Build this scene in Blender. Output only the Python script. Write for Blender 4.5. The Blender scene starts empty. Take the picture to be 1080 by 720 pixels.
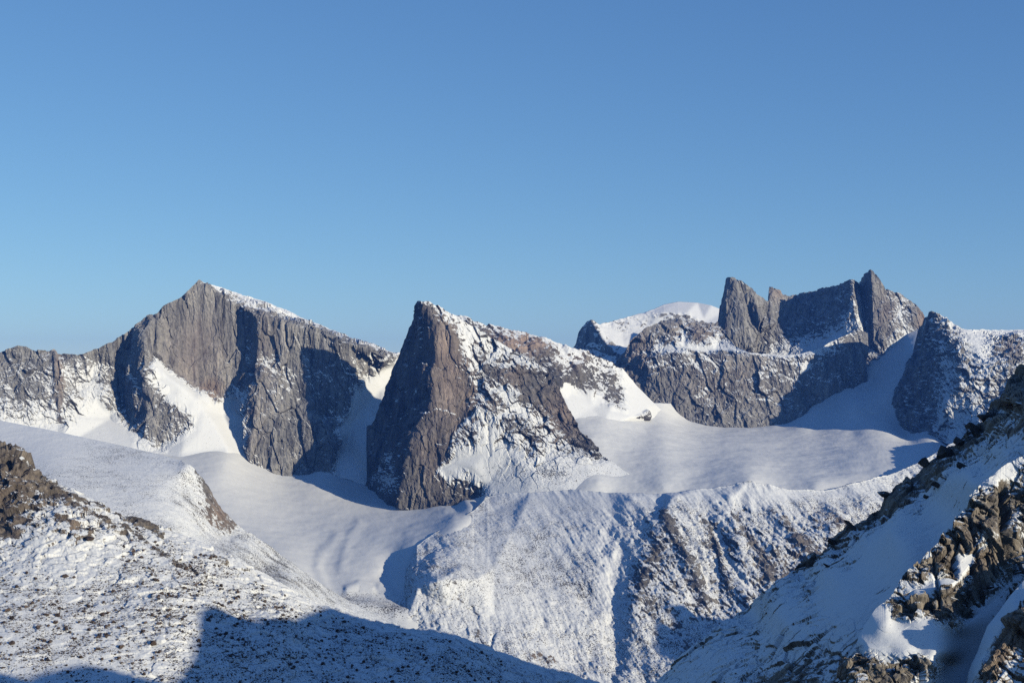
import bpy, math, random
import numpy as np
from mathutils import Vector, Matrix
from mathutils.geometry import delaunay_2d_cdt

random.seed(7)
rng = np.random.default_rng(7)
sc = bpy.context.scene
COL = sc.collection
F = 1500.0                       # focal length in survey units (1080 wide)
PITCH = math.atan(40 / F)
CP, SP = math.cos(PITCH), math.sin(PITCH)
SUN_AZ, SUN_EL = math.radians(55), math.radians(15.2)
SUN = np.array([math.sin(SUN_AZ) * math.cos(SUN_EL), -math.cos(SUN_AZ) * math.cos(SUN_EL), math.sin(SUN_EL)])

# ------------------------------------------------------------------ helpers
def place(px, py, D):
    """bearing + distance north -> world metres"""
    u = (px - 540.0) / F
    v = (360.0 - py) / F
    dy = CP - v * SP
    dz = SP + v * CP
    k = D / dy
    return np.stack([u * k, D + 0 * px, dz * k], -1)

def _hash(ix, iy, iz, seed):
    h = (ix * np.uint32(374761393)) ^ (iy * np.uint32(668265263)) ^ (iz * np.uint32(2246822519)) ^ np.uint32(seed * 3266489917 & 0xffffffff)
    h ^= h >> np.uint32(15)
    h *= np.uint32(2246822519)
    h ^= h >> np.uint32(13)
    h *= np.uint32(3266489917)
    h ^= h >> np.uint32(16)
    return h

def noise3(x, y, z, seed=0):
    x = np.asarray(x, np.float64); y = np.asarray(y, np.float64); z = np.asarray(z, np.float64)
    xi, yi, zi = np.floor(x), np.floor(y), np.floor(z)
    fx, fy, fz = (x - xi).astype(np.float32), (y - yi).astype(np.float32), (z - zi).astype(np.float32)
    xi = xi.astype(np.int64).astype(np.uint32); yi = yi.astype(np.int64).astype(np.uint32); zi = zi.astype(np.int64).astype(np.uint32)
    sx = fx * fx * fx * (fx * (fx * 6 - 15) + 10)
    sy = fy * fy * fy * (fy * (fy * 6 - 15) + 10)
    sz = fz * fz * fz * (fz * (fz * 6 - 15) + 10)
    out = 0
    for a in (0, 1):
        wx = sx if a else 1 - sx
        for b in (0, 1):
            wy = sy if b else 1 - sy
            for c in (0, 1):
                wz = sz if c else 1 - sz
                h = _hash(xi + np.uint32(a), yi + np.uint32(b), zi + np.uint32(c), seed)
                gx = (h & np.uint32(1023)).astype(np.float32) / 511.5 - 1
                gy = ((h >> np.uint32(10)) & np.uint32(1023)).astype(np.float32) / 511.5 - 1
                gz = ((h >> np.uint32(20)) & np.uint32(1023)).astype(np.float32) / 511.5 - 1
                out = out + wx * wy * wz * (gx * (fx - a) + gy * (fy - b) + gz * (fz - c))
    return out * 1.3

def fbm(P, L, an=(1, 1, 1), octs=5, seed=0, gain=0.5, ridged=False):
    out = 0; amp = 1.0; f = 1.0 / L; tot = 0
    x, y, z = P[..., 0] * an[0], P[..., 1] * an[1], P[..., 2] * an[2]
    for o in range(octs):
        n = noise3(x * f + 17.3 * o, y * f - 9.1 * o, z * f + 4.7 * o, seed + o)
        if ridged:
            n = 1 - 2.2 * np.abs(n)
        out = out + amp * n; tot += amp
        amp *= gain; f *= 2.03
    return out / tot

def cells(P, L, an=(1, 1, 1), seed=0):
    """broken blocks: every cell is a tilted facet set back or forward a little"""
    P = P @ np.array([[.88, -.47, .0], [.47, .88, .0], [.0, .0, 1]]) + (P[..., 2] * .12)[..., None] * np.array([1, .3, 0])
    x, y, z = (P[..., i] * an[i] / L for i in range(3))
    ix, iy, iz = np.floor(x).astype(np.int64), np.floor(y).astype(np.int64), np.floor(z).astype(np.int64)
    best = np.full(x.shape, 1e9, np.float32); val = np.zeros(x.shape, np.float32); sec = np.full(x.shape, 1e9, np.float32)
    m = np.uint32(1023)
    for a in (-1, 0, 1):
        for b in (-1, 0, 1):
            for c in (-1, 0, 1):
                jx, jy, jz = ix + a, iy + b, iz + c
                hh = _hash(jx.astype(np.uint32), jy.astype(np.uint32), jz.astype(np.uint32), seed)
                rx = (hh & m).astype(np.float32) / 1023; ry = ((hh >> np.uint32(10)) & m).astype(np.float32) / 1023; rz = ((hh >> np.uint32(20)) & m).astype(np.float32) / 1023
                dx, dy, dz = (x - jx - rx).astype(np.float32), (y - jy - ry).astype(np.float32), (z - jz - rz).astype(np.float32)
                d = (dx * dx) ** 2 + (dy * dy) ** 2 + (dz * dz) ** 2
                v = (rx + ry * 3 + rz * 7) % 1 - .5 + 1.7 * ((ry * 5 % 1 - .5) * dx + (rz * 5 % 1 - .5) * dz)
                m2 = d < best
                sec = np.where(m2, best, np.minimum(sec, d))
                val = np.where(m2, v, val); best = np.where(m2, d, best)
    crack = 1 - sstep(0.0, 0.06, sec ** .25 - best ** .25)
    return val - 0.16 * crack

def sstep(a, b, x):
    t = np.clip((x - a) / (b - a), 0, 1)
    return t * t * (3 - 2 * t)

def blur_axis(A, r, axis):
    r = int(round(r))
    if r < 1: return A
    A = np.moveaxis(A, axis, 0)
    pad = [(r + 1, r)] + [(0, 0)] * (A.ndim - 1)
    Q = np.cumsum(np.pad(A, pad, mode='edge'), 0)
    out = (Q[2 * r + 1:] - Q[:-(2 * r + 1)]) / (2 * r + 1)
    return np.moveaxis(out, 0, axis)

def grid_normals(P):
    a = np.gradient(P, axis=0); b = np.gradient(P, axis=1)
    n = np.cross(a, b)
    n /= np.linalg.norm(n, axis=-1, keepdims=True) + 1e-9
    flip = np.sum(n * P, -1) > 0           # face the valley (and the viewpoint)
    n[flip] *= -1
    return n

def set_props(o, label=None, cat=None, group=None, kind=None):
    if label: o['label'] = label
    if cat: o['category'] = cat
    if group: o['group'] = group
    if kind: o['kind'] = kind
    return o

def mesh_from_grid(name, P, mat, attrs=None, kind=None, label=None, cat=None, flat=False):
    ny, nx = P.shape[:2]
    me = bpy.data.meshes.new(name)
    n = nx * ny
    idx = np.arange(n).reshape(ny, nx)
    q = np.stack([idx[:-1, :-1], idx[1:, :-1], idx[1:, 1:], idx[:-1, 1:]], -1).reshape(-1, 4)
    me.vertices.add(n)
    me.vertices.foreach_set('co', P.astype(np.float32).reshape(-1))
    me.loops.add(q.size); me.loops.foreach_set('vertex_index', q.reshape(-1).astype(np.int32))
    me.polygons.add(len(q)); me.polygons.foreach_set('loop_start', np.arange(0, q.size, 4, dtype=np.int32))
    me.update(calc_edges=True)
    me.polygons.foreach_set('use_smooth', np.full(len(q), not flat))
    for k, v in (attrs or {}).items():
        at = me.attributes.new(k, 'FLOAT', 'POINT')
        at.data.foreach_set('value', v.astype(np.float32).reshape(-1))
    me.materials.append(mat)
    o = bpy.data.objects.new(name, me); COL.objects.link(o)
    set_props(o, label, cat, None, kind)
    return o

# ------------------------------------------------------------------ materials
def N(nt, t, **kw):
    n = nt.nodes.new(t)
    for k, v in kw.items():
        if k == 'inp':
            for i, x in v.items(): n.inputs[i].default_value = x
        else: setattr(n, k, v)
    return n

def math_node(nt, op, a, b=None, c=None, clamp=False):
    n = nt.nodes.new('ShaderNodeMath'); n.operation = op; n.use_clamp = clamp
    for i, x in enumerate((a, b, c)):
        if x is None: continue
        if isinstance(x, (int, float)): n.inputs[i].default_value = x
        else: nt.links.new(x, n.inputs[i])
    return n.outputs[0]

def noise_node(nt, vec, scale, detail=5, rough=0.55):
    n = N(nt, 'ShaderNodeTexNoise', inp={'Scale': scale, 'Detail': detail, 'Roughness': rough})
    nt.links.new(vec, n.inputs['Vector'])
    return n.outputs['Fac']

def ramp(nt, fac, stops):
    r = nt.nodes.new('ShaderNodeValToRGB')
    e = r.color_ramp.elements
    while len(e) < len(stops): e.new(0.5)
    for i, (p, c) in enumerate(stops):
        e[i].position = p; e[i].color = (*c, 1)
    nt.links.new(fac, r.inputs[0])
    return r.outputs[0]

def mix(nt, fac, a, b, blend='MIX'):
    n = nt.nodes.new('ShaderNodeMix'); n.data_type = 'RGBA'; n.blend_type = blend
    for s, x in ((n.inputs[0], fac), (n.inputs[6], a), (n.inputs[7], b)):
        if isinstance(x, (int, float)): s.default_value = x
        elif isinstance(x, tuple): s.default_value = (*x, 1)
        else: nt.links.new(x, s)
    return n.outputs[2]

SNOW_COL = (0.77, 0.77, 0.775)

def terrain_mat(name, unit, rock=((.10, .097, .095), (.20, .19, .185), (.30, .285, .27)), rust_col=(.27, .175, .125),
                streak=0.14, speck=1.0, bump=1.0, snow_col=SNOW_COL, joints=.72):
    """unit: size in metres of the finest detail that can still be told apart on this terrain"""
    m = bpy.data.materials.new(name); m.use_nodes = True
    nt = m.node_tree; nt.nodes.clear()
    geo = N(nt, 'ShaderNodeNewGeometry'); pos = geo.outputs['Position']
    mp = N(nt, 'ShaderNodeMapping'); mp.inputs['Scale'].default_value = (1, 1, streak); nt.links.new(pos, mp.inputs[0])
    stv = mp.outputs[0]
    n1 = noise_node(nt, stv, 1 / (unit * 14), 7, 0.62)
    n2 = noise_node(nt, pos, 1 / (unit * 45), 4, 0.5)
    n3 = noise_node(nt, pos, 1 / (unit * 4.5), 4, 0.65)
    f = math_node(nt, 'ADD', math_node(nt, 'MULTIPLY', n1, 0.6), math_node(nt, 'MULTIPLY', n3, 0.4))
    rk = ramp(nt, f, [(0.33, rock[0]), (0.5, rock[1]), (0.66, rock[2])])
    big = ramp(nt, n2, [(0.35, (0.80, 0.80, 0.82)), (0.65, (1.15, 1.13, 1.1))])
    rk = mix(nt, 1.0, rk, big, 'MULTIPLY')
    mp2 = N(nt, 'ShaderNodeMapping'); mp2.inputs['Scale'].default_value = (1, 1, streak * .35); nt.links.new(pos, mp2.inputs[0])
    n4 = noise_node(nt, mp2.outputs[0], 1 / (unit * 6), 4, .6)
    rk = mix(nt, 1.0, rk, ramp(nt, n4, [(.36, (.5, .51, .55)), (.47, (1, 1, 1)), (.62, (1.12, 1.1, 1.06))]), 'MULTIPLY')
    mp3 = N(nt, 'ShaderNodeMapping'); mp3.inputs['Scale'].default_value = (1, 1, max(streak * 1.6, .3)); mp3.inputs['Rotation'].default_value = (.12, .15, .5)
    wob = N(nt, 'ShaderNodeVectorMath', operation='MULTIPLY_ADD'); nz_ = N(nt, 'ShaderNodeTexNoise', inp={'Scale': 1 / (unit * 9), 'Detail': 2})
    nt.links.new(pos, nz_.inputs['Vector']); nt.links.new(nz_.outputs['Color'], wob.inputs[0]); wob.inputs[1].default_value = (unit * 5,) * 3; nt.links.new(pos, wob.inputs[2])
    nt.links.new(wob.outputs[0], mp3.inputs[0])
    vo = N(nt, 'ShaderNodeTexVoronoi', feature='DISTANCE_TO_EDGE', inp={'Scale': 1 / (unit * 11)}); nt.links.new(mp3.outputs[0], vo.inputs['Vector'])
    joint = math_node(nt, 'MULTIPLY_ADD', vo.outputs['Distance'], 11.0, math_node(nt, 'MULTIPLY_ADD', n1, 1.8, -.75), clamp=True)
    rk = mix(nt, 1.0, rk, ramp(nt, joint, [(0.0, (joints, joints, joints * 1.03)), (.6, (1, 1, 1))]), 'MULTIPLY')
    ar = N(nt, 'ShaderNodeAttribute', attribute_name='rust')
    rustf = math_node(nt, 'MULTIPLY', ar.outputs['Fac'], math_node(nt, 'MULTIPLY_ADD', n1, 1.4, 0.1, clamp=True), clamp=True)
    rustc = mix(nt, 0.85, rust_col, math_node(nt, 'MULTIPLY_ADD', f, 2.6, -0.3), 'MULTIPLY')
    rk = mix(nt, rustf, rk, rustc)
    # snow cover
    asn = N(nt, 'ShaderNodeAttribute', attribute_name='snow')
    asc = N(nt, 'ShaderNodeAttribute', attribute_name='scree')
    s1 = noise_node(nt, pos, 1 / (unit * 2.4), 3, 0.7)
    s2 = noise_node(nt, pos, 1 / (unit * 7.0), 3, 0.6)
    w = math_node(nt, 'ADD', asn.outputs['Fac'], math_node(nt, 'MULTIPLY_ADD', s1, 1.0, -0.5))
    w = math_node(nt, 'ADD', w, math_node(nt, 'MULTIPLY_ADD', s2, 1.1, -0.55))
    # scattered stones poking through
    s3 = noise_node(nt, pos, 1 / (unit * 1.5 * speck), 2, 0.55)
    stone = math_node(nt, 'SUBTRACT', s3, math_node(nt, 'MULTIPLY_ADD', asc.outputs['Fac'], -0.30, 0.70))
    stone = math_node(nt, 'MULTIPLY', stone, 14.0, clamp=True)
    cover = math_node(nt, 'MULTIPLY_ADD', w, 5.0, 0.5, clamp=True)
    cover = math_node(nt, 'MULTIPLY', cover, math_node(nt, 'SUBTRACT', 1.0, stone))
    sn = mix(nt, math_node(nt, 'MULTIPLY', s2, 0.35), snow_col, (0.62, 0.63, 0.645))
    col = mix(nt, cover, rk, sn)
    bs = N(nt, 'ShaderNodeBsdfPrincipled')
    nt.links.new(col, bs.inputs['Base Color'])
    bs.inputs['Roughness'].default_value = 0.85
    bs.inputs['Specular IOR Level'].default_value = 0.15
    bh = math_node(nt, 'ADD', math_node(nt, 'MULTIPLY', n3, math_node(nt, 'MULTIPLY_ADD', cover, -0.8, 1.0)), math_node(nt, 'MULTIPLY', cover, 0.35))
    bh = math_node(nt, 'ADD', bh, math_node(nt, 'MULTIPLY', n1, math_node(nt, 'MULTIPLY_ADD', cover, -0.9, 1.0)))
    b = N(nt, 'ShaderNodeBump', inp={'Strength': 0.55 * bump, 'Distance': unit * 3.0})
    nt.links.new(bh, b.inputs['Height']); nt.links.new(b.outputs[0], bs.inputs['Normal'])
    out = N(nt, 'ShaderNodeOutputMaterial'); nt.links.new(bs.outputs[0], out.inputs[0])
    return m

# ------------------------------------------------------------------ terrain sheets
def P4(p, s0):
    return (p[0], p[1], p[2], p[3] if len(p) > 3 else s0)

def fill_depth(poly, s0):
    """polylines may give depth at some points only: interpolate along x order for the missing ones"""
    pts = [list(p) + [None] * (4 - len(p)) for p in poly]
    k = [i for i, p in enumerate(pts) if p[2] is not None]
    for i, p in enumerate(pts):
        if p[2] is None:
            p[2] = float(np.interp(i, k, [pts[j][2] for j in k]))
        if p[3] is None: p[3] = s0
    return [tuple(p) for p in pts]

def tin(points, chains):
    vs = []; ids = {}; edges = []
    def vid(p):
        key = (round(p[0], 2), round(p[1], 2))
        if key not in ids:
            ids[key] = len(vs); vs.append(p)
        return ids[key]
    for p in points: vid(p)
    for ch in chains:
        c = [vid(p) for p in ch]
        edges += [(a, b) for a, b in zip(c[:-1], c[1:]) if a != b]
    V, E, T, ov, oe, of = delaunay_2d_cdt([Vector((p[0], p[1])) for p in vs], edges, [], 0, 1e-4)
    vals = []
    A = np.array([(p[0], p[1], p[2], p[3]) for p in vs], float)
    for i, v in enumerate(V):
        if ov[i]: j = ov[i][0]; vals.append(A[j])
        else:
            d = np.hypot(A[:, 0] - v[0], A[:, 1] - v[1]); k = np.argsort(d)[:2]
            w = 1 / (d[k] + 1e-6); w /= w.sum()
            vals.append(np.array([v[0], v[1], *(w @ A[k, 2:])]))
    return np.array(vals), [tuple(t) for t in T]

def thin_plate(x, y, v, PX, PY, lam):
    def phi(r2): return 0.5 * r2 * np.log(r2 + 1e-9)
    sx = 100.0
    x, y = x / sx, y / sx
    n = len(x); vm = v.mean(); vv = (v - vm) / vm
    K = phi((x[:, None] - x[None]) ** 2 + (y[:, None] - y[None]) ** 2) + lam * np.eye(n)
    Q = np.stack([np.ones(n), x, y], 1)
    M = np.block([[K, Q], [Q.T, np.zeros((3, 3))]])
    s = np.linalg.solve(M, np.concatenate([vv, np.zeros(3)]))
    X, Y = PX / sx, PY / sx
    out = s[n] + s[n + 1] * X + s[n + 2] * Y
    for i in range(n):
        out += s[i] * phi((X - x[i]) ** 2 + (Y - y[i]) ** 2)
    return vm * (1 + out)

class Sheet: pass

def sheet(name, crest, base, pts=(), lines=(), s0=0.0, step=0.8, rows=None, blur=1.0, crest_rough=0.8,
          back=(500, 500), disp=(), snow_k=(3.0, 0.5, 0.5), snow_L=30, rust=(), gul=(), scree=0.0, scree_blobs=(),
          mat=None, kind='structure', label=None, cat=None, seed=1, calm=0.12, build=True, move=None, smooth=None, amp=(), rb=0.0, nblur=2, flat=False):
    crest = fill_depth(crest, s0); base = fill_depth(base, s0)
    pts = [P4(p, s0) for p in pts]
    lines = [fill_depth(l, s0) for l in lines]
    if move:
        mv = lambda q: [(p[0], p[1], move(*p[:3]), p[3]) for p in q]
        crest, base, pts, lines = mv(crest), mv(base), mv(pts), [mv(q) for q in lines]
    A, T = tin(list(pts), [crest, base] + lines)
    x0, x1 = max(crest[0][0], base[0][0]), min(crest[-1][0], base[-1][0])
    xs = np.arange(max(x0, -18), min(x1, 1098) + 1e-6, step)
    if x0 < -18: xs = np.concatenate([np.arange(x0, xs[0] - step * 2, step * 3), xs])
    if x1 > 1098: xs = np.concatenate([xs, np.arange(xs[-1] + step * 3, x1 + 1e-6, step * 3)])
    cx = np.array([p[0] for p in crest]); cy = np.array([p[1] for p in crest])
    bx = np.array([p[0] for p in base]); by = np.array([p[1] for p in base])
    cyx = np.interp(xs, cx, cy); byx = np.interp(xs, bx, by)
    hmax = np.max(byx - cyx)
    ny = rows or int(hmax / step) + 2
    t = np.linspace(0, 1, ny)[:, None]
    PX = np.repeat(xs[None, :], ny, 0)
    PY = cyx[None, :] + t * (byx - cyx)[None, :]
    Dg = np.full(PX.shape, np.nan); Sg = np.full(PX.shape, np.nan)
    for tri in T:
        for k in range(1, len(tri) - 1):
            a, b, c = A[tri[0]], A[tri[k]], A[tri[k + 1]]
            lo, hi = min(a[0], b[0], c[0]), max(a[0], b[0], c[0])
            i0, i1 = np.searchsorted(xs, lo - 1e-6), np.searchsorted(xs, hi + 1e-6)
            if i1 <= i0: continue
            X, Y = PX[:, i0:i1], PY[:, i0:i1]
            det = (b[1] - c[1]) * (a[0] - c[0]) + (c[0] - b[0]) * (a[1] - c[1])
            if abs(det) < 1e-9: continue
            l1 = ((b[1] - c[1]) * (X - c[0]) + (c[0] - b[0]) * (Y - c[1])) / det
            l2 = ((c[1] - a[1]) * (X - c[0]) + (a[0] - c[0]) * (Y - c[1])) / det
            l3 = 1 - l1 - l2
            m = (l1 > -1e-3) & (l2 > -1e-3) & (l3 > -1e-3)
            if not m.any(): continue
            Dg[:, i0:i1][m] = (1 / (l1 / a[2] + l2 / b[2] + l3 / c[2]))[m]
            Sg[:, i0:i1][m] = (l1 * a[3] + l2 * b[3] + l3 * c[3])[m]
    for G in (Dg, Sg):
        for r in range(1, ny):
            m = np.isnan(G[r]); G[r][m] = G[r - 1][m]
        for r in range(ny - 2, -1, -1):
            m = np.isnan(G[r]); G[r][m] = G[r + 1][m]
        for c in range(1, len(xs)):
            m = np.isnan(G[:, c]); G[m, c] = G[m, c - 1]
        for c in range(len(xs) - 2, -1, -1):
            m = np.isnan(G[:, c]); G[m, c] = G[m, c + 1]
    rsp = hmax / ny
    if smooth is not None:
        Dg = 1 / thin_plate(A[:, 0], A[:, 1], 1 / A[:, 2], PX, PY, smooth)
    for _ in range(2):
        Dg = blur_axis(blur_axis(Dg, blur / step, 1), blur / rsp, 0)
        Sg = blur_axis(blur_axis(Sg, 1.0 / step, 1), 1.0 / rsp, 0)
    # ragged skyline
    if crest_rough:
        z0 = np.zeros_like(xs)
        cr = fbm(np.stack([xs, z0, z0], -1), 9.0, octs=4, seed=seed + 50, gain=0.6) * crest_rough * 2.2
        sm = 1 - sstep(0.5, 1.4, Sg[0])
        PY = PY + (cr * sm)[None, :] * np.exp(-(PY - cyx[None, :]) / (3.0 + 2.5 * crest_rough))
    Sg = Sg + rb * (1 - sstep(0.2, 1.0, Sg))
    P = place(PX, PY, Dg)
    # gullies and ribs that the mountain shows: [(polyline), half width px, depth m (+ = out), snow change]
    Nn = grid_normals(P)
    Nn = blur_axis(blur_axis(Nn, nblur / step, 0), nblur / step, 1)
    Nn /= np.linalg.norm(Nn, axis=-1, keepdims=True) + 1e-9
    wr = np.clip(1 - (Sg - 0.3) / 0.9, calm, 1)
    dsum = np.zeros(PX.shape); led = np.zeros(PX.shape)
    for (line, hw, dep, ds) in gul:
        dist = np.full(PX.shape, 1e9)
        for (ax, ay), (ex, ey) in zip(line[:-1], line[1:]):
            L2 = (ex - ax) ** 2 + (ey - ay) ** 2 + 1e-9
            tt = np.clip(((PX - ax) * (ex - ax) + (PY - ay) * (ey - ay)) / L2, 0, 1)
            dist = np.minimum(dist, np.hypot(PX - ax - tt * (ex - ax), PY - ay - tt * (ey - ay)))
        wob = fbm(P, snow_L * 1.2, octs=3, seed=seed + 77)
        g = np.exp(-(dist / (hw * np.clip(1 + 0.9 * wob, .3, 2))) ** 2)
        dsum += dep * g; Sg = Sg + ds * g
    for d in disp:
        wc = np.clip((wr - .2) / .8, 0, 1)
        if d[0] == 'fbm':
            dsum += wr * d[2] * fbm(P, d[1], d[3] if len(d) > 3 else (1, 1, 1), 6, seed + 3, 0.52)
        elif d[0] == 'rib':
            q = P + (fbm(P, d[1] * 3, octs=2, seed=seed + 9) * d[1] * 0.8)[..., None]
            dsum += wc * d[2] * fbm(q, d[1], d[3] if len(d) > 3 else (1, 1, .14), 5, seed + 11, 0.55, True)
        elif d[0] == 'ledge':
            tilt = d[3] if len(d) > 3 else 0.0
            h = (P[..., 2] + tilt * P[..., 0]) / d[1] + 3.2 * fbm(P, d[1] * 4, octs=4, seed=seed + 21 + int(d[1]))
            fr = h - np.floor(h)
            mod = sstep(-0.02, 0.35, fbm(P, d[1] * 1.5, octs=3, seed=seed + 31 + int(d[1])))
            dsum += wr * d[2] * mod * (0.5 - fr)
        elif d[0] == 'cell':
            q = P + (fbm(P, d[1] * 1.5, octs=3, seed=seed + 91) * d[1] * 0.13)[..., None]
            dsum += wc * d[2] * cells(q, d[1], d[3] if len(d) > 3 else (1, 1, .4), seed + 95)
        elif d[0] == 'streak':              # grooves down the fall line d[3]
            a = np.array(d[3]) / np.linalg.norm(d[3])
            q = P - (P @ a)[..., None] * a * 0.88
            f = fbm(q, d[1], octs=5, seed=seed + 45, gain=.6)
            dsum += d[2] * f
            if len(d) > 4: Sg = Sg + d[4] * np.minimum(f + .12, 0)
        elif d[0] == 'all':
            dsum += d[2] * fbm(P, d[1], d[3] if len(d) > 3 else (1, 1, 1), 4, seed + 41, 0.5)
    AM = np.ones(PX.shape)
    for (qx, qy, rx, ry, am) in amp:
        AM = AM + am * np.exp(-((PX - qx) / rx) ** 2 - ((PY - qy) / ry) ** 2)
    dsum = dsum * np.clip(AM, .05, 6)
    P2 = P + Nn * dsum[..., None]
    N2 = grid_normals(P2)
    ks, n0, kn = snow_k
    nl = N2[..., 2] - Nn[..., 2]
    w = Sg + ks * (0.7 * nl + 0.3 * (N2[..., 2] - n0)) * (0.35 + 0.65 * np.clip(1.2 - Sg, 0, 1)) + kn * fbm(P, snow_L, octs=4, seed=seed + 61) * 1.6 + kn * 1.3 * fbm(P, snow_L * 5, octs=3, seed=seed + 65) * np.clip(1.3 - Sg, .2, 1)
    R = np.zeros(PX.shape)
    for (qx, qy, rx, ry, am) in rust:
        R = np.maximum(R, am * np.exp(-((PX - qx) / rx) ** 2 - ((PY - qy) / ry) ** 2))
    SC = np.full(PX.shape, float(scree))
    for (qx, qy, rx, ry, am) in scree_blobs:
        SC = SC + am * np.exp(-((PX - qx) / rx) ** 2 - ((PY - qy) / ry) ** 2)
    SC = np.clip(SC * np.clip(1 + 1.3 * fbm(P, snow_L * 9, octs=3, seed=seed + 73), .1, 2) * (0.55 + 1.3 * fbm(P, snow_L * 2, octs=3, seed=seed + 71) + 0.45), 0, 1.2)
    # far side of the mountain behind the skyline
    nb = 8
    cr0 = P2[0]
    rows_b = []
    for k in range(nb, 0, -1):
        u = k / nb
        r = cr0.copy()
        ext = 1 + 0.25 * fbm(cr0 + k * 37.0, back[0] * 0.5, octs=3, seed=seed + 81)
        r[:, 1] += back[0] * u * ext
        r[:, 0] *= 1 + 0.0
        r[:, 2] -= back[1] * (u ** 1.15) * ext
        rows_b.append(r)
    Pall = np.concatenate([np.stack(rows_b), P2], 0)
    pad = lambda G: np.concatenate([np.repeat(G[:1], nb, 0), G], 0)
    S = Sheet(); S.PX, S.PY, S.D, S.P, S.N, S.w = PX, PY, Dg, P2, N2, w
    if build:
        S.obj = mesh_from_grid(name, Pall, mat, {'snow': pad(w), 'rust': pad(R), 'scree': pad(SC)}, kind, label, cat, flat)
    return S

def at(S, px, py):
    i = np.argmin((S.PX - px) ** 2 + (S.PY - py) ** 2)
    return S.P.reshape(-1, 3)[i], S.N.reshape(-1, 3)[i]

ROCK_GREY = ((.11, .11, .115), (.235, .23, .228), (.37, .36, .35))
ROCK_DARK = ((.06, .059, .061), (.145, .137, .132), (.26, .24, .225))
M_far = terrain_mat('granite_and_snow', 3.2, ROCK_GREY)
M_peak = terrain_mat('brown_granite_and_snow', 3.0, ((.052, .052, .056), (.125, .12, .12), (.23, .215, .205)), rust_col=(.42, .30, .235))  # rusty rock tone, set paler to paint the fin peak's sunlit face brighter
M_hill = terrain_mat('scree_and_snow', 2.6, ROCK_DARK, rust_col=(.2, .14, .105), streak=0.5)
M_shelf = terrain_mat('thin_snow_over_stones', 1.4, ROCK_DARK, streak=0.5)
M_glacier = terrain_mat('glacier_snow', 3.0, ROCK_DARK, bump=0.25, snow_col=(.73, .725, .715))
M_near = terrain_mat('near_rock_and_snow', 0.26, ((.075, .067, .06), (.21, .185, .16), (.36, .315, .265)), rust_col=(.26, .15, .09), streak=0.3, joints=.6)
M_slope = terrain_mat('boulder_slope_snow', 0.68, ((.055, .05, .047), (.13, .115, .104), (.23, .205, .18)), rust_col=(.22, .14, .095), streak=0.5, speck=1.0, joints=.45)

CLIFF = (('rib', 80, 9, (1, 1, .1)), ('rib', 22, 4, (1, 1, .12)), ('cell', 60, 14, (1, 1, .2)), ('cell', 26, 5.5, (1, 1, .15)), ('cell', 10, 2, (1, 1, .25)), ('ledge', 45, 4, .3), ('fbm', 150, 13))
SNOWY = (('rib', 60, 8), ('cell', 45, 16, (1, 1, .7)), ('cell', 20, 7, (1, 1, .8)), ('cell', 9, 3, (1, 1, .6)), ('ledge', 34, 5, .4), ('fbm', 90, 18), ('fbm', 20, 7))

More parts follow.
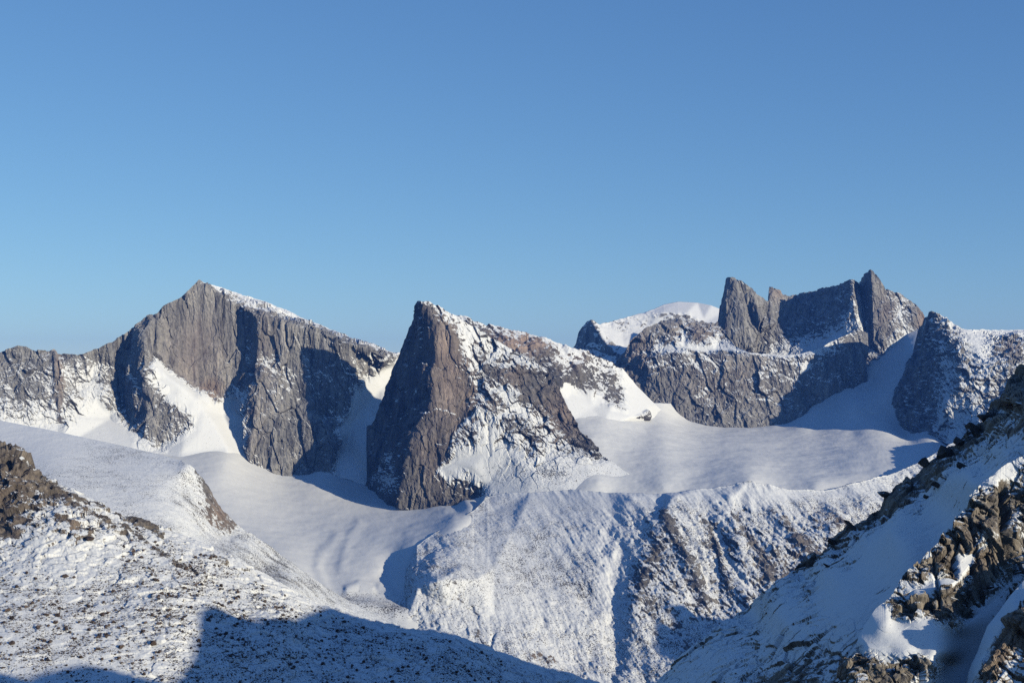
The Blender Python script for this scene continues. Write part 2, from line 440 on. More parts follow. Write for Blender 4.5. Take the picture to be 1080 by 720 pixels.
# ---- the great wall on the left
F_ = sheet('mountain',
  crest=[(-360,410,5600,.3),(-200,380,5650,.2),(-60,388,5700,.2),(0,372,5700),(20,364.5,5700),(27,365),(37,370),(52,370.5),(57.5,367),(61,372),(82,374.5,5760),(95,369.5,5780),
         (112,362.5,5800),(125,356,5820),(142,344,5840),(156,332.5,5840),(165,331,5850),(172,322.5,5860),(190,314,5870),(200,305,5880),
         (209,295.5,5900),(215,297.5,5930,.9),(250,309,6060,.9),(287,321,6010,.9),(320,335,5960,.9),(350,347.5,5910,.9),(380,360,5860,.9),(407,369,5810,.9),(421,375,5790,.4),(450,388,5780)],
  base=[(-360,500,5300,1.5),(-60,485,5400,1.5),(0,475,5450,1.5),(60,475,5500,1.5),(130,484,5500,1.5),(190,494,5480,2),(240,494,5550,2),(262,494,5390,1),(290,502,5388),
        (310,506,5405),(345,500,5430),(370,506,5420,2),(400,518,5380,2),(450,518,5420,2)],
  lines=[[(209,295.5,5900),(215,299.5,5905),(232,311,5900),(248,321,5900),(265,329,5560),(274,331,5552),(285,336,5550),(320,344,5556),(340,352,5556),(360,358,5550),(385,366,5580),(405,375,5600)],
         [(248,321,5900),(257,327,5910),(259,345,5908),(260,365,5900),(258,385,5890),(248,403,5868),(229,415,5850),(236,440,5800,2),(247,465,5740,2),(256,484,5690,2)],
         [(156,332.5,5840),(157,345,5800),(151,365,5730),(153,390,5690),(152,410,5670),(156,435,5640),(165,460,5620)],
         [(142,344,5850),(134,365,5845),(127,390,5830),(129,410,5810),(131,435,5760)],
         [(163,372,5800),(176,388,5810),(190,397,5820),(205,405,5835),(229,415,5850)],
         [(166,380,5760,1.0),(176,396,5720,1.6),(190,406,5715,1.6),(205,420,5715,1.6),(215,432,5710,1.6),(226,447,5690,2),(240,472,5640,2)],
         [(265,329,5560),(271,337,5546),(272,360,5540),(271,390,5522),(267,410,5468),(264,440,5432),(263,475,5395)],
         [(271,390,5522,.1),(280,383,5530,.5),(290,392,5528,.2),(300,400,5528,.3),(312,408,5535,.3),(316,420,5530,.0)],
         [(275,398,5480,-.1),(290,403,5478,.0),(304,414,5482,.0),(310,432,5480)]],
  pts=[(100,382,5800,.6),(60,385,5690,.1),(60,420,5640,.2),(100,420,5720,.7),(110,445,5680,1.6),(60,448,5600,.8),(20,420,5600,.15),(0,430,5560,.3),(30,450,5560,.8),
       (30,385,5680,-.2),(185,440,5650,.0),(200,448,5650,.15),(170,472,5600,.5),(150,462,5610,.6),(140,425,5700,-.1),(212,455,5640,1.5),(190,478,5560,1.8),
       (241,430,5840,1.6),(250,440,5780,1.6),(252,460,5740,1.6),(290,360,5548),(315,365,5556),(285,440,5440),(305,440,5458),(300,480,5425),(290,492,5405),
       (319,372,5560),(340,380,5555),(340,420,5530,-.2),(370,400,5600,-.1),(385,380,5620,.1),(360,440,5570,.2),(420,385,5740,1.5),(402,410,5680,1.7),(385,430,5640,2),
       (370,450,5600,2),(365,474,5560,2),(345,440,5540,.2),(318,430,5495),(345,452,5475),(352,474,5465),(330,492,5440),(310,498,5425),(395,392,5660,.4),
       (200,340,5870,-.7),(200,380,5845,-.7),(225,360,5880,-.75),(180,350,5850,-.5),(235,330,5895,-.7),(110,440,5700,1.5),(95,400,5770,.7),(75,440,5620,.5)],
  s0=-.35, disp=CLIFF, mat=M_far, seed=3, snow_L=34, blur=1.8, back=(700, 800), snow_k=(1.7, .45, .42),
  rust=[(222,410,14,14,.8),(205,375,35,50,.35),(275,370,20,60,.2),(262,440,18,40,.2),(62,400,5,40,.5)],
  gul=[([(57,372),(60,400),(64,440)], 3, 10, -.6), ([(127,390),(129,430)], 4, -18, 0)],
  rb=-.15, amp=[(208,365,32,48,-.85),(290,370,25,60,-.2)], move=lambda x, y, D: D - 290 * min(1, max(0, (330 - x) / 68)) if (x <= 261 or (y < 352 and D > 5750)) else D,
  flat=True, label='great grey granite wall with an ice cap on its sloping summit and one tall blank face', cat='mountain')

# ---- central fin-shaped peak
G_ = sheet('mountain',
  crest=[(384,520,5360),(389,503,5350),(390,450,5350),(395,443,5340),(407,413,5330),(420,383,5310),(425,370,5300),(432,353,5290),(438,327,5235),(441,317,5200,.3),(453,318,5215,.6),
         (467,325,5235,.5),(483,335,5255,.6),(503,347,5275,.6),(527,362,5285,.6),(550,375,5285,.5),(577,390,5275,.3),(583,400,5255),(593,420,5215),(603,440,5185),(617,463,5135),(632,477,5090,.3),(647,487,5040,1),(664,500,4990,1)],
  base=[(384,530,5340),(397,526,5270),(420,536,5010),(457,542,4980),(503,536,4950),(517,531,4920,.6),(557,526,4870,1),(600,519,4860,1),(630,516,4880,1),(664,511,4940,1)],
  lines=[[(441,317,5200),(452,330,5175),(460,343,5160),(461,375,5145),(453,398,5125),(455,420,5110),(446,445,5085),(433,470,5060),(425,500,5035),(420,524,5020)],
         [(460,343,5160),(474,352,5170),(480,372,5170,.3),(487,385,5160,.3),(500,404,5150,.4),(508,410,5150,.4)],
         [(508,410,5150,.4),(516,396,5170,.0),(527,388,5190,.3),(550,386,5225,.6),(577,393,5255,.4)],
         [(390,480,5335),(405,460,5300),(412,435,5290),(420,400,5280),(428,372,5270)],
         [(492,415,5140),(488,440,5110),(478,460,5085),(468,485,5060)]],
  pts=[(470,335,5200,.45),(490,358,5215,.75),(505,380,5205,.5),(520,378,5225,.65),(540,380,5245,.55),(560,388,5250,.45),(495,375,5190,.6),(511,400,5165,.6),
       (480,400,5140,-.6),(470,430,5110,-.6),(465,390,5145,-.6),(460,460,5070,-.5),(455,500,5030,-.4),(440,525,5010,-.4),(480,522,5015,-.35),(503,520,5015,-.3),
       (527,395,5170,-.5),(550,400,5185,-.4),(560,420,5150,-.4),(585,430,5175,-.3),(600,450,5155,-.3),(530,412,5135,.9),(520,425,5110,.1),(547,430,5115,.8),(572,445,5110,.6),
       (505,435,5090,.5),(520,440,5085,.7),(485,460,5065,.2),(540,450,5075,.1),(560,460,5065,.3),(600,467,5085,.4),(530,465,5050,.6),
       (510,478,5030,1.0),(500,492,5005,1.2),(540,478,5020,.8),(580,480,5020,.7),(560,497,4950,.8),(620,493,4970,1),(466,494,5030,1.1),(480,488,5030,1.1),(495,505,5000,.5),(515,510,4980,1.0),
       (440,340,5210,.1),(448,360,5190,.05),(440,380,5215,.05),(425,410,5240,.1),(415,440,5230,-.05),(405,490,5230,.1),(400,505,5240,.4),(415,505,5120,.8),(430,450,5160)],
  s0=-.4, disp=(('rib', 70, 9, (1, 1, .1)), ('rib', 20, 4, (1, 1, .12)), ('cell', 50, 14, (1, 1, .2)), ('cell', 22, 5.5, (1, 1, .18)), ('cell', 9, 1.8, (1, 1, .4)), ('ledge', 50, 5, .35), ('fbm', 120, 12)), mat=M_peak, move=lambda x, y, D: D + (55 if x < 433 else 15 if x < 450 else 0) * (D > 5200), seed=13, amp=[(470,400,22,70,-.5)], snow_L=26, blur=2.0, back=(380, 900), snow_k=(1.7, .45, .42),
  rust=[(475,400,22,65,.42),(468,365,10,25,.5),(455,480,18,40,.2),(500,425,20,20,.5),(590,440,25,30,.35),(540,395,15,14,.3)],  # rusty brown rock; on the sunlit face its colour also stands in for light
  gul=[([(508,432),(514,450),(517,480)], 1.6, -3, .9), ([(507,432),(490,448),(477,466)], 1.8, 2, .7), ([(512,432),(527,448),(540,466)], 1.6, -2, .8),
       ([(412,418),(432,430),(447,436)], 2, 2, .45), ([(447,437),(462,432),(480,438)], 1.4, 3, .6), ([(395,500),(412,480),(422,465)], 4, -4, .5)],
  scree=.0, scree_blobs=[(580,500,60,14,.6)],
  rb=-.36, flat=True, label='fin shaped brown rock peak with a dark left wall and a snowy slanting right shoulder', cat='mountain')

# ---- ridge behind the central peak
H_ = sheet('ridge',
  crest=[(470,330,5900,.6),(490,335,5900,.6),(503,340,5900,.5),(530,346,5920,.6),(557,353,5930,.6),(577,357,5940,.7),(590,362,5950,.6),(603,367,5960,.8),(623,373,6000,.4),(635,379,6030,.5),(655,387,6080,.7),(672,407,6130,1.1),(692,427,6190,1.6),(704,438,6300,1.8),(714,445,6345,2)],
  base=[(470,410,5600),(560,425,5600),(600,445,5560,2),(640,452,5620,2),(690,452,6040,2),(714,448,6330,2)],
  pts=[(510,355,5830,-.4),(540,365,5800,-.4),(580,378,5790,-.1),(560,360,5850,-.4),(600,384,5860,.5),(605,372,5930,.6),(630,390,5960,.55),(660,408,6010,.85),(685,428,6060,1.3),(640,406,5935,-.3),(603,393,5800,-.1),(620,402,5870,-.4),(650,422,5870,-.4),
       (680,438,5930,.0),(608,408,5820,.2),(598,420,5700,1.6),(625,430,5740,1.6),(692,443,6080,1.8),(640,438,5700,1.7),(665,440,5800,1.2),(590,400,5720,.4),(597,408,5740,1.5)],
  s0=-.1, disp=CLIFF, mat=M_peak, seed=23, snow_L=30, back=(500, 500), blur=1.2,
  rust=[(550,362,40,12,.8),(600,378,15,12,.4)], rb=-.2, label='brown ridge behind the fin shaped peak with a snow ramp falling to the right', cat='ridge')

# ---- far dome with its white cap and dark pyramid
I_ = sheet('mountain',
  crest=[(596,376,7780),(607,365,7750),(611,350,7740),(620,339,7690),(624,338,7620),(632,342,7680,.8),(642,340,7760,.4),(665,334,7850,.3),(685,328,7900,.6),(700,321,8010,2.5),(715,318,8060,2.5),(735,319,8060,2.5),(750,322,8010,2.5),(765,328,8000,2.5),(800,345,8000,2)],
  base=[(596,398,7500),(640,402,7380),(680,395,7380),(760,385,7380),(800,385,7500)],
  lines=[[(624,338,7620),(640,362,7520),(646,368,7490),(655,380,7450)], [(685,330,7860,1),(700,328,7870,1),(725,329,7870,1),(742,336,7880,1)],
         [(690,333,7840,-.2),(705,333,7835,-.3),(725,335,7835,-.3),(742,341,7840,.6)], [(690,338,7810,1.2),(710,340,7800,1.3),(735,343,7800,1.2)]],
  pts=[(648,352,7650,1.2),(658,362,7600,1.3),(655,345,7760,.0),(668,350,7720,1.0),(685,345,7790,.2),(630,370,7560),(615,360,7690)],
  s0=-.1, disp=(('rib', 60, 10), ('ledge', 40, 9, .2), ('fbm', 90, 12)), mat=M_far, seed=33, snow_L=35, back=(600, 500), calm=.04,
  label='distant dome with a smooth white snow cap and a dark pointed shoulder on its left', cat='mountain')

# ---- cliff band above the basin
J_ = sheet('cliff',
  crest=[(644,388,6700),(651,382,6690),(660,372,6660),(667,360,6650),(680,347,6660),(690,342,6690,.0),(700,338,6760,.3),(722,335,6810,.3),(757,341,6860,.1),(766,352,6800,.1),(776,366,6620,.8),(790,372,6560,1),(810,373,6560,.9),(829,375,6560,1),(845,373,6570,1),(861,369,6590,.9),(870,364,6640,.8),(885,356,6680,.5),(905,348,6740,.4),(914,352,6760)],
  base=[(644,402,6600),(672,422,6480),(695,438,6440),(720,450,6400),(760,456,6380),(800,456,6380),(830,452,6400),(850,446,6450),(870,432,6560),(890,420,6630),(914,405,6690)],
  lines=[[(680,376,6590,.2),(700,367,6590,.9),(722,367,6580,1),(735,369,6580,1),(755,369,6600,1),(776,369,6600,1)], [(680,382,6530,0),(700,374,6535,.2),(735,374,6545,.3),(780,376,6535,.2),(830,380,6535,.2),(855,376,6555,.3)],
         [(660,372,6660),(668,390,6560),(680,420,6480)]],
  pts=[(672,372,6600),(700,352,6640,-.2),(735,352,6660,-.2),(690,350,6650,.1),(700,410,6475),(750,410,6480,.05),(800,410,6480,.1),(840,410,6500,.15),(858,400,6540,.1),(845,385,6530,.6),(880,385,6630,.0),(890,400,6640,.2),(870,405,6580,.0),(895,365,6690,-.1)],
  s0=-.25, disp=CLIFF, mat=M_far, seed=43, snow_L=22, back=(260, 160), blur=.9, snow_k=(1.9, .45, .42),
  rust=[(672,372,14,30,.4),(735,352,30,12,.35),(760,400,60,30,.2)],
  gul=[([(722,372),(735,388),(742,396)], 1.8, 1, .6), ([(735,420),(742,412)], 3, 0, .7), ([(798,421),(812,423),(823,428)], 1.3, 1, .9), ([(688,388),(700,382),(705,390)], 2, 1, .6), ([(800,400),(806,390)], 1.5, 1, .5), ([(845,392),(852,384)], 3, 1, .6)],
  rb=-.42, flat=True, label='long grey cliff band standing above the flat snow basin', cat='cliff')

# ---- towers on the skyline
K_ = sheet('mountain',
  crest=[(748,378,7060),(754,369,7050),(762,318,7030),(767,294,6990),(770,293,6950,.2),(781,296,6940,.2),(788,300,6945,.2),(794,308,6980),(809,318,7120),(811,303.5,7260),(817,305,7240),(831,313,7310),(839,311.5,7340),(855,308,7260),(871,304.5,7190),(890,299,7070),(897,294,7000,.2),(900,295,6990,.2),
         (905,300,7090),(908,297,7090),(914,287.5,7010),(919,285,6950,.2),(925,292,6950),(933,305,6980,.1),(951,311.5,7000,.2),(960,318,7000,.2),(973,329,6990),(978,340,6980),(986,362,6950)],
  base=[(748,392,6990),(765,390,6850),(798,392,6840),(830,395,6900),(860,390,6850),(895,378,6790),(905,392,6760),(914,400,6720,.6),(927,396,6740,.2),(940,378,6850,1),(960,362,6880,1.2),(986,376,6900,1.2)],
  lines=[[(769,293,6960),(767,320,6900),(766,345,6885),(764,368,6870)], [(780,296,6945),(784,312,6960),(789,328,6965),(799,350,6920)], [(776,300,6920),(779,320,6895),(786,345,6875),(793,366,6860)],
         [(792,306,6960),(797,322,6925),(802,340,6890)], [(809,318,7120),(805,332,7110),(800,352,7080),(796,374,7040)], [(899,294.5,6990),(899,310,6950,.2),(901,330,6890,.4),(907,350,6830,.5),(912,364,6800,.3)],
         [(906,300,7090),(908,312,7070,.5),(910,335,7010,.9),(913,365,6920,1.2)], [(919,285,6950),(920,305,6915),(921,330,6890),(922,360,6865)]],
  pts=[(803,345,6900),(850,345,7130,-.1),(880,330,7020,-.2),(840,330,7220,-.3),(820,340,7160,-.2),(815,370,7030,.5),(830,375,7000,.7),(860,365,6960,.9),(875,350,6980,.5),(886,352,6900,.9),(880,362,6860,1),(893,340,6900,.5),(895,360,6830,.8),
       (935,330,6900,-.3),(932,345,6880,-.3),(946,330,6930,.7),(955,345,6900,.5),(963,335,6930,-.1),(972,343,6950,-.3),(930,375,6820,-.1),(922,385,6790,-.1)],
  s0=-.32, disp=(('rib', 50, 8), ('rib', 20, 4), ('cell', 40, 7, (1, 1, .2)), ('cell', 18, 4, (1, 1, .2)), ('cell', 9, 1.6, (1, 1, .4)), ('fbm', 90, 8)), mat=M_far, seed=53, snow_L=22, back=(260, 700), blur=.3, crest_rough=1.3, step=.6, snow_k=(1.6, .45, .42),
  rust=[(975,338,8,15,.9),(820,308,8,8,.5),(935,330,12,25,.3)],
  rb=-.3, flat=True, label='row of pointed granite towers and a twin summit on the skyline', cat='mountain')

# ---- peak on the right with shaded concave wall
M_ = sheet('mountain',
  crest=[(936,456,6360),(940,432,6380),(944,414,6430),(955,392,6510),(964,375,6560),(970,350,6590),(975,339,6540),(981,330,6300),(986,328.5,6260,.2),(996,334,6240,.6),(1005,342,6230,.9),(1015,347,6200,.8),(1037,348,6250,.8),(1060,348,6300,1),(1110,346,6350,1),(1220,338,6400,1),(1380,350,6450,1)],
  base=[(936,470,6300),(950,462,6220),(985,462,5960),(1000,468,5810,.8),(1040,480,5680,.6),(1110,480,5560,.5),(1380,480,5560,.5)],
  lines=[[(981,330,6300),(985,348,6190),(987,370,6135),(988,410,6080),(985,448,6030)], [(986,328.5,6260,.2),(1003,355,6110,.3),(1012,376,5985,.2),(1013,400,5890,.3),(998,428,5880,.7),(990,448,5900,.9)]],
  pts=[(995,370,6090,.5),(998,400,6010,.6),(993,430,5950,.8),(1030,365,6040,1.0),(1025,400,5872,.5),(1040,385,5915,.6),(1050,360,6120,.4),(1070,365,6080,-.2),(1075,355,6200,.5),(1070,390,5880,.4),(1040,400,5860,.5),(1030,430,5815,.6),(1010,445,5850,.7),(1050,430,5800,.3),
       (960,430,6230),(966,400,6290),(975,380,6240),(955,445,6210),(1000,448,5875,.3)],
  s0=-.3, disp=SNOWY, mat=M_far, seed=63, snow_L=36, back=(420, 600), blur=1.0, snow_k=(1.8, .5, .5),
  rust=[(965,420,20,40,.25),(1010,447,30,6,.6),(1065,365,15,12,.3)],
  rb=-.15, flat=True, label='peak at the right with a smooth shaded hollow wall and a snowy broken right flank', cat='mountain')

# ---- glaciers
E_ = sheet('glacier',
  crest=[(550,418,6100),(700,425,6350),(845,425,6600),(900,356,7150),(918,347,7200),(936,343,7200),(950,342,7120),(968,342,7000),(1030,400,6350)],
  base=[(550,535,4900),(640,524,4830),(700,528,4790),(790,525,4740),(860,530,4720),(930,520,4850),(975,510,5000),(1030,500,5200)],
  pts=[(550,440,5900),(590,430,5800),(600,434,5690),(620,439,5670),(640,442,5680),(665,443,5830),(690,441,6050),(702,440,6150),(712,442,6250),(725,445,6340),(760,452,6330),(800,452,6330),(830,449,6360),(850,441,6410),(868,428,6510),(884,415,6590),
       (600,450,5520),(640,451,5560),(680,452,5790),(860,454,6220),(905,410,6630),(900,457,6060),(925,400,6640),(935,420,6420),(960,464,5980),(930,378,6800),(942,366,6860),(955,352,6900),(900,430,6330),(912,392,6745),(920,400,6680),
       (650,480,5200),(700,490,5080),(760,484,5280),(850,474,5650),(900,490,5150),(960,484,5220),(630,507,4900),(700,513,4840),(790,508,4800),(860,516,4780),(930,500,4960),(975,483,5250),(968,352,6830),(958,400,6480),(700,465,5550),(620,465,5300),(980,440,6150),(1000,470,5850)],
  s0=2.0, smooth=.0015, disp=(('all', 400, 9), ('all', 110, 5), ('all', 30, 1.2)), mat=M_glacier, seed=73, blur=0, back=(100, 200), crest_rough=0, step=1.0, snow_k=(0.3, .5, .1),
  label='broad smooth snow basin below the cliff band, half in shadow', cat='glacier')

D_ = sheet('glacier',
  crest=[(-360,425,6300),(240,425,6200),(330,425,6150),(420,425,5980),(540,425,6000)],
  base=[(-360,600,3800),(-60,600,4000),(130,640,3900),(240,680,3750),(330,690,3700),(430,700,3700),(480,700,3900),(520,660,4350),(540,620,4700)],
  pts=[(60,474,5200),(130,480,5190),(190,488,5180),(240,484,5255),(258,486,5370),(480,500,5400),(430,450,5800),(300,500,5420),(345,496,5448),(375,470,5600),(395,440,5720),(365,500,5470),(390,514,5380),(405,523,5260),(440,533,5080),(480,533,5020),(503,531,4940),(517,526,4960),
       (300,530,5050),(250,520,4960),(300,560,4650),(350,560,4700),(400,562,4640),(430,575,4440),(445,566,4500),(478,545,4670),(498,535,4790),(512,524,4940),(400,600,4290),(428,612,4165),(300,600,4100),(350,615,4120),(350,640,3930),(400,635,4000),(440,640,3990),(455,625,4140),(480,655,4020),(540,560,5050),(500,600,4450),(200,520,4860)],
  lines=[[(330,585,4400),(352,600,4270),(366,622,4060)],[(415,590,4380),(405,603,4290),(418,620,4130)]],
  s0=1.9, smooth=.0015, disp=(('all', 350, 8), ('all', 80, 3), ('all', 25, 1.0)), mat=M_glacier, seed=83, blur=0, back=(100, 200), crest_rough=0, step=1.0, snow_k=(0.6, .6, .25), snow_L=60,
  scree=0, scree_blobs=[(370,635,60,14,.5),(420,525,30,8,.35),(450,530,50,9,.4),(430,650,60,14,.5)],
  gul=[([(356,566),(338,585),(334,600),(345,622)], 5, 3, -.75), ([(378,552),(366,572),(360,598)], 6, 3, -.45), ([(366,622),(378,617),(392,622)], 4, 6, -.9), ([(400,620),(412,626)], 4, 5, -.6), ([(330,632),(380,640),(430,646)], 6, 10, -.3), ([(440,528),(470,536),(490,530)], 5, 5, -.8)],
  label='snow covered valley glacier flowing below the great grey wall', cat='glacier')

# ---- hill under the basin
C_ = sheet('hill',
  crest=[(424,620,4170,1),(431,596,4250,1),(440,575,4390,1),(452,566,4460,1),(480,548,4620,1),(500,538,4740,1),(514,524,4890,1),(530,520,4890),(560,519,4850,.7),(600,516,4830,1),(640,519,4760,1.1),(700,521,4680,1.1),(740,515,4660,1),(765,512,4660,.7),(790,508,4660,.6),(812,511,4660,.7),(830,516,4660,1),(870,517,4700,.8),(900,510,4760,.7),(940,500,4870),(970,488,4990),(1000,470,5150),(1040,450,5300),(1110,430,5400),(1380,390,5600)],
  base=[(424,665,3870),(480,690,3760),(560,720,3650),(600,745,3560),(640,770,3500),(700,770,3500),(800,770,3500),(900,740,3700),(1000,660,4050),(1110,600,4300),(1380,560,4500)],
  lines=[[(436,602,4150),(441,594,4215),(460,576,4355),(481,558,4510),(500,549,4630),(520,538,4765),(545,529,4810)],
         [(432,616,4090),(455,606,4050),(472,600,4090),(486,596,4130)], [(440,622,3990),(462,612,3970),(486,600,4060),(500,612,4010)],
         [(708,524,4590),(696,560,4400,.3),(684,600,4210,.2),(672,640,4040,.2),(664,690,3860)], [(664,524,4660),(656,560,4450),(650,600,4260),(646,640,4090),(650,690,3890)],
         [(770,524,4570),(778,560,4390,.3),(786,600,4200,.25),(790,640,4040,.2)], [(742,530,4570),(752,570,4390,.2),(760,610,4200,.25),(756,650,4030,.2)],
         [(820,530,4560),(842,570,4360,.15),(868,600,4220,.1)], [(775,540,4520),(790,575,4340,.2),(806,612,4170,.1)]],
  pts=[(450,612,4040),(480,585,4230),(460,590,4170),(540,560,4500),(600,560,4500),(600,620,4170),(560,640,4010),(520,650,3930),(640,600,4240),(620,660,3980),(600,705,3780),(470,640,3940),(520,600,4170),(720,560,4390,.25),(730,600,4200,.25),(705,640,4040,.2),(880,560,4400,.1),(900,540,4550),(950,520,4750),(1000,490,4990)],
  s0=.5, rb=.12, disp=(('rib', 130, 12, (1, .25, .25)), ('streak', 70, 18, (113, -410, -154), .7), ('streak', 26, 6, (113, -410, -154), .8), ('fbm', 90, 10), ('fbm', 22, 4), ('cell', 24, 5, (1, .5, .5)), ('cell', 10, 2.5, (1, .7, .7))), amp=[(530,590,90,80,-.75),(640,530,160,14,-.5),(840,518,160,10,-.6),(800,590,110,70,.25)], mat=M_hill, seed=93, snow_L=20, blur=1.6, back=(60, 150), crest_rough=.5, calm=.35,
  snow_k=(1.6, .6, .5), scree=.4, scree_blobs=[(640,520,130,9,-.4),(800,520,90,9,-.2),(640,600,14,60,-.4),(540,580,60,50,.15)],
  rust=[(580,695,40,20,.7),(870,545,40,14,.5),(520,640,60,20,.3),(840,590,40,30,.3)],
  gul=[([(648,540),(640,580),(648,630),(655,700)], 9, -6, .6), ([(700,555),(690,590),(676,625),(690,645)], 10, 4, -.45), ([(700,540),(712,570),(730,600),(742,640)], 6, 6, -.55), ([(740,545),(757,580),(770,620)], 5, 6, -.6), ([(775,545),(800,585),(812,610)], 6, 2, -.6), ([(815,540),(845,575),(865,590)], 6, 2, -.5),
       ([(720,560),(735,585),(748,620)], 2.5, -6, .8), ([(757,560),(768,590),(790,620)], 3, -5, .8), ([(800,545),(830,565)], 4, 0, .6), ([(560,690),(585,700),(600,714)], 6, 0, -.6), ([(500,665),(512,680),(518,692)], 4, 0, -.5),
       ([(470,558),(468,574),(478,584),(500,605),(530,640)], 4, 1, .5), ([(520,670),(516,690),(522,700)], 2, -8, 0), ([(870,530),(900,545),(930,530)], 8, 0, -.3)],
  label='stony hill striped with snow gullies below the basin rim', cat='hill')

# ---- stony shelf on the left
B_ = sheet('shelf',
  crest=[(-360,415,2700,1.2),(-60,438,2650,1.2),(0,443,2620,1.2),(60,455,2560,1.2),(130,470,2500,1.1),(160,477,2470,1),(190,485,2430,.9),(202,492,2400,.4),(212,505,2400,-.1),(222,520,2390,-.2),(233,538,2390,-.3),(245,550,2380,-.2),(262,563,2380,.3),(285,577,2400,.7),(300,588,2420,.7),(320,602,2440,.7),(345,620,2460,.8),(380,640,2480,.8),(430,662,2500,.8)],
  base=[(-360,560,1700,.9),(-60,560,1800,.9),(75,560,1850,.9),(150,600,1850,.8),(250,660,1850,.7),(330,700,1850),(430,720,1850)],
  lines=[[(197,492,2375,.6),(200,512,2330,.5),(212,535,2290,.3),(222,555,2270,.3),(240,568,2290,.5)]],
  pts=[(100,500,2250,1.0),(60,500,2200,1.1),(0,480,2350,1.2),(180,520,2230,.8),(120,530,2080,.9),(180,560,2020,.75),(240,590,2050,.7),(300,620,2080,.7),(280,600,2220,.7),(222,535,2330,-.2),(234,556,2320,-.1)],
  s0=.7, disp=(('rib', 40, 4, (1, .4, .4)), ('fbm', 60, 6), ('fbm', 12, 3.0), ('ledge', 10, 1.6, .4)), smooth=.0008, mat=M_shelf, seed=103, snow_L=14, blur=0, back=(200, 250), crest_rough=.5, calm=.2, snow_k=(1.6, .75, .45), scree=.36,
  scree_blobs=[(20,455,80,25,-.5),(300,605,60,30,.35)], rust=[(230,545,20,20,.5)],
  label='gently rounded stony shelf under thin snow with a dark rock edge', cat='slope')

# ---- boulder slope in front on the left
A_ = sheet('slope',
  crest=[(-360,340,690,.3),(-160,400,665,.1),(-60,440,640,-.2),(0,466,625,-.3),(15,470,620,-.3),(24,477,618,-.2),(30,482,615,.1),(38,491,612,-.2),(50,500,610,.4),(75,512,605,.7),(105,527,600,.7),(135,543,595,.7),(165,553,592,.7),(200,566,588,.7),(240,586,580,.7),(280,605,575,.7),(310,622,572,.7),(340,640,570,.7),(400,655,565,.7),(450,662,562,.7),(480,668,560,.7),(530,688,556,.7),(570,702,553,.7),(620,715,550,.7),(720,745,545,.7)],
  base=[(-360,800,395,.8),(-60,800,390,.8),(100,800,395,.8),(300,800,420,.8),(500,800,450,.8),(720,800,480,.8)],
  pts=[(0,500,590,.0),(30,510,588,.15),(18,488,600,.1),(44,508,600,.2),(0,525,580,.0),(20,535,572,.4),(45,520,588,.1),(60,540,570,.5),(100,560,560,.6),(150,590,545,.7),(100,620,512,.8),(0,600,520,.8),(-200,600,540,.6),(-340,600,550,.6),(0,680,455,.9),(200,650,495,.7),(200,600,545,.7),(250,640,522,.7),(300,660,510,.7),(400,690,500,.7),(100,700,450,.9),(300,720,468,.7),(500,720,500,.7),(40,640,490,.9)],
  s0=1.0, disp=(('fbm', 110, 9), ('fbm', 26, 2.6), ('fbm', 7, .6), ('cell', 14, 3.5, (1, 1, .6)), ('cell', 6, 1.8, (1, 1, .7)), ('cell', 3, .8, (1, 1, 1))), smooth=.0008, amp=[(15,505,40,30,1.0),(110,555,60,20,.8)], mat=M_slope, seed=113, snow_L=17, blur=0, back=(110, 170), crest_rough=.7, step=.8, calm=.14, snow_k=(1.4, .72, .5), scree=.05,
  move=lambda x, y, D: D * 1.9, scree_blobs=[(60,580,60,25,-.5),(130,660,70,20,.1),(250,620,90,30,.35)], rust=[(10,510,40,40,.2),(60,560,60,40,.3)],
  gul=[([(48,512),(75,530),(100,545),(130,560)], 5, 1.2, -.75), ([(62,515),(110,535),(170,566)], 3, .8, -.75), ([(130,558),(160,578),(190,597),(215,606)], 3.5, .8, -.9), ([(140,547),(165,556)], 3, 1, -1.1), ([(60,545),(95,562)], 3, .8, -.9), ([(0,555),(16,562)], 6, 1, -1.2), ([(222,588),(238,594)], 3, .8, -1), ([(0,540),(30,548)], 5, .8, -.8)],
  label='sunlit snowy slope strewn with brown stones in front', cat='slope')

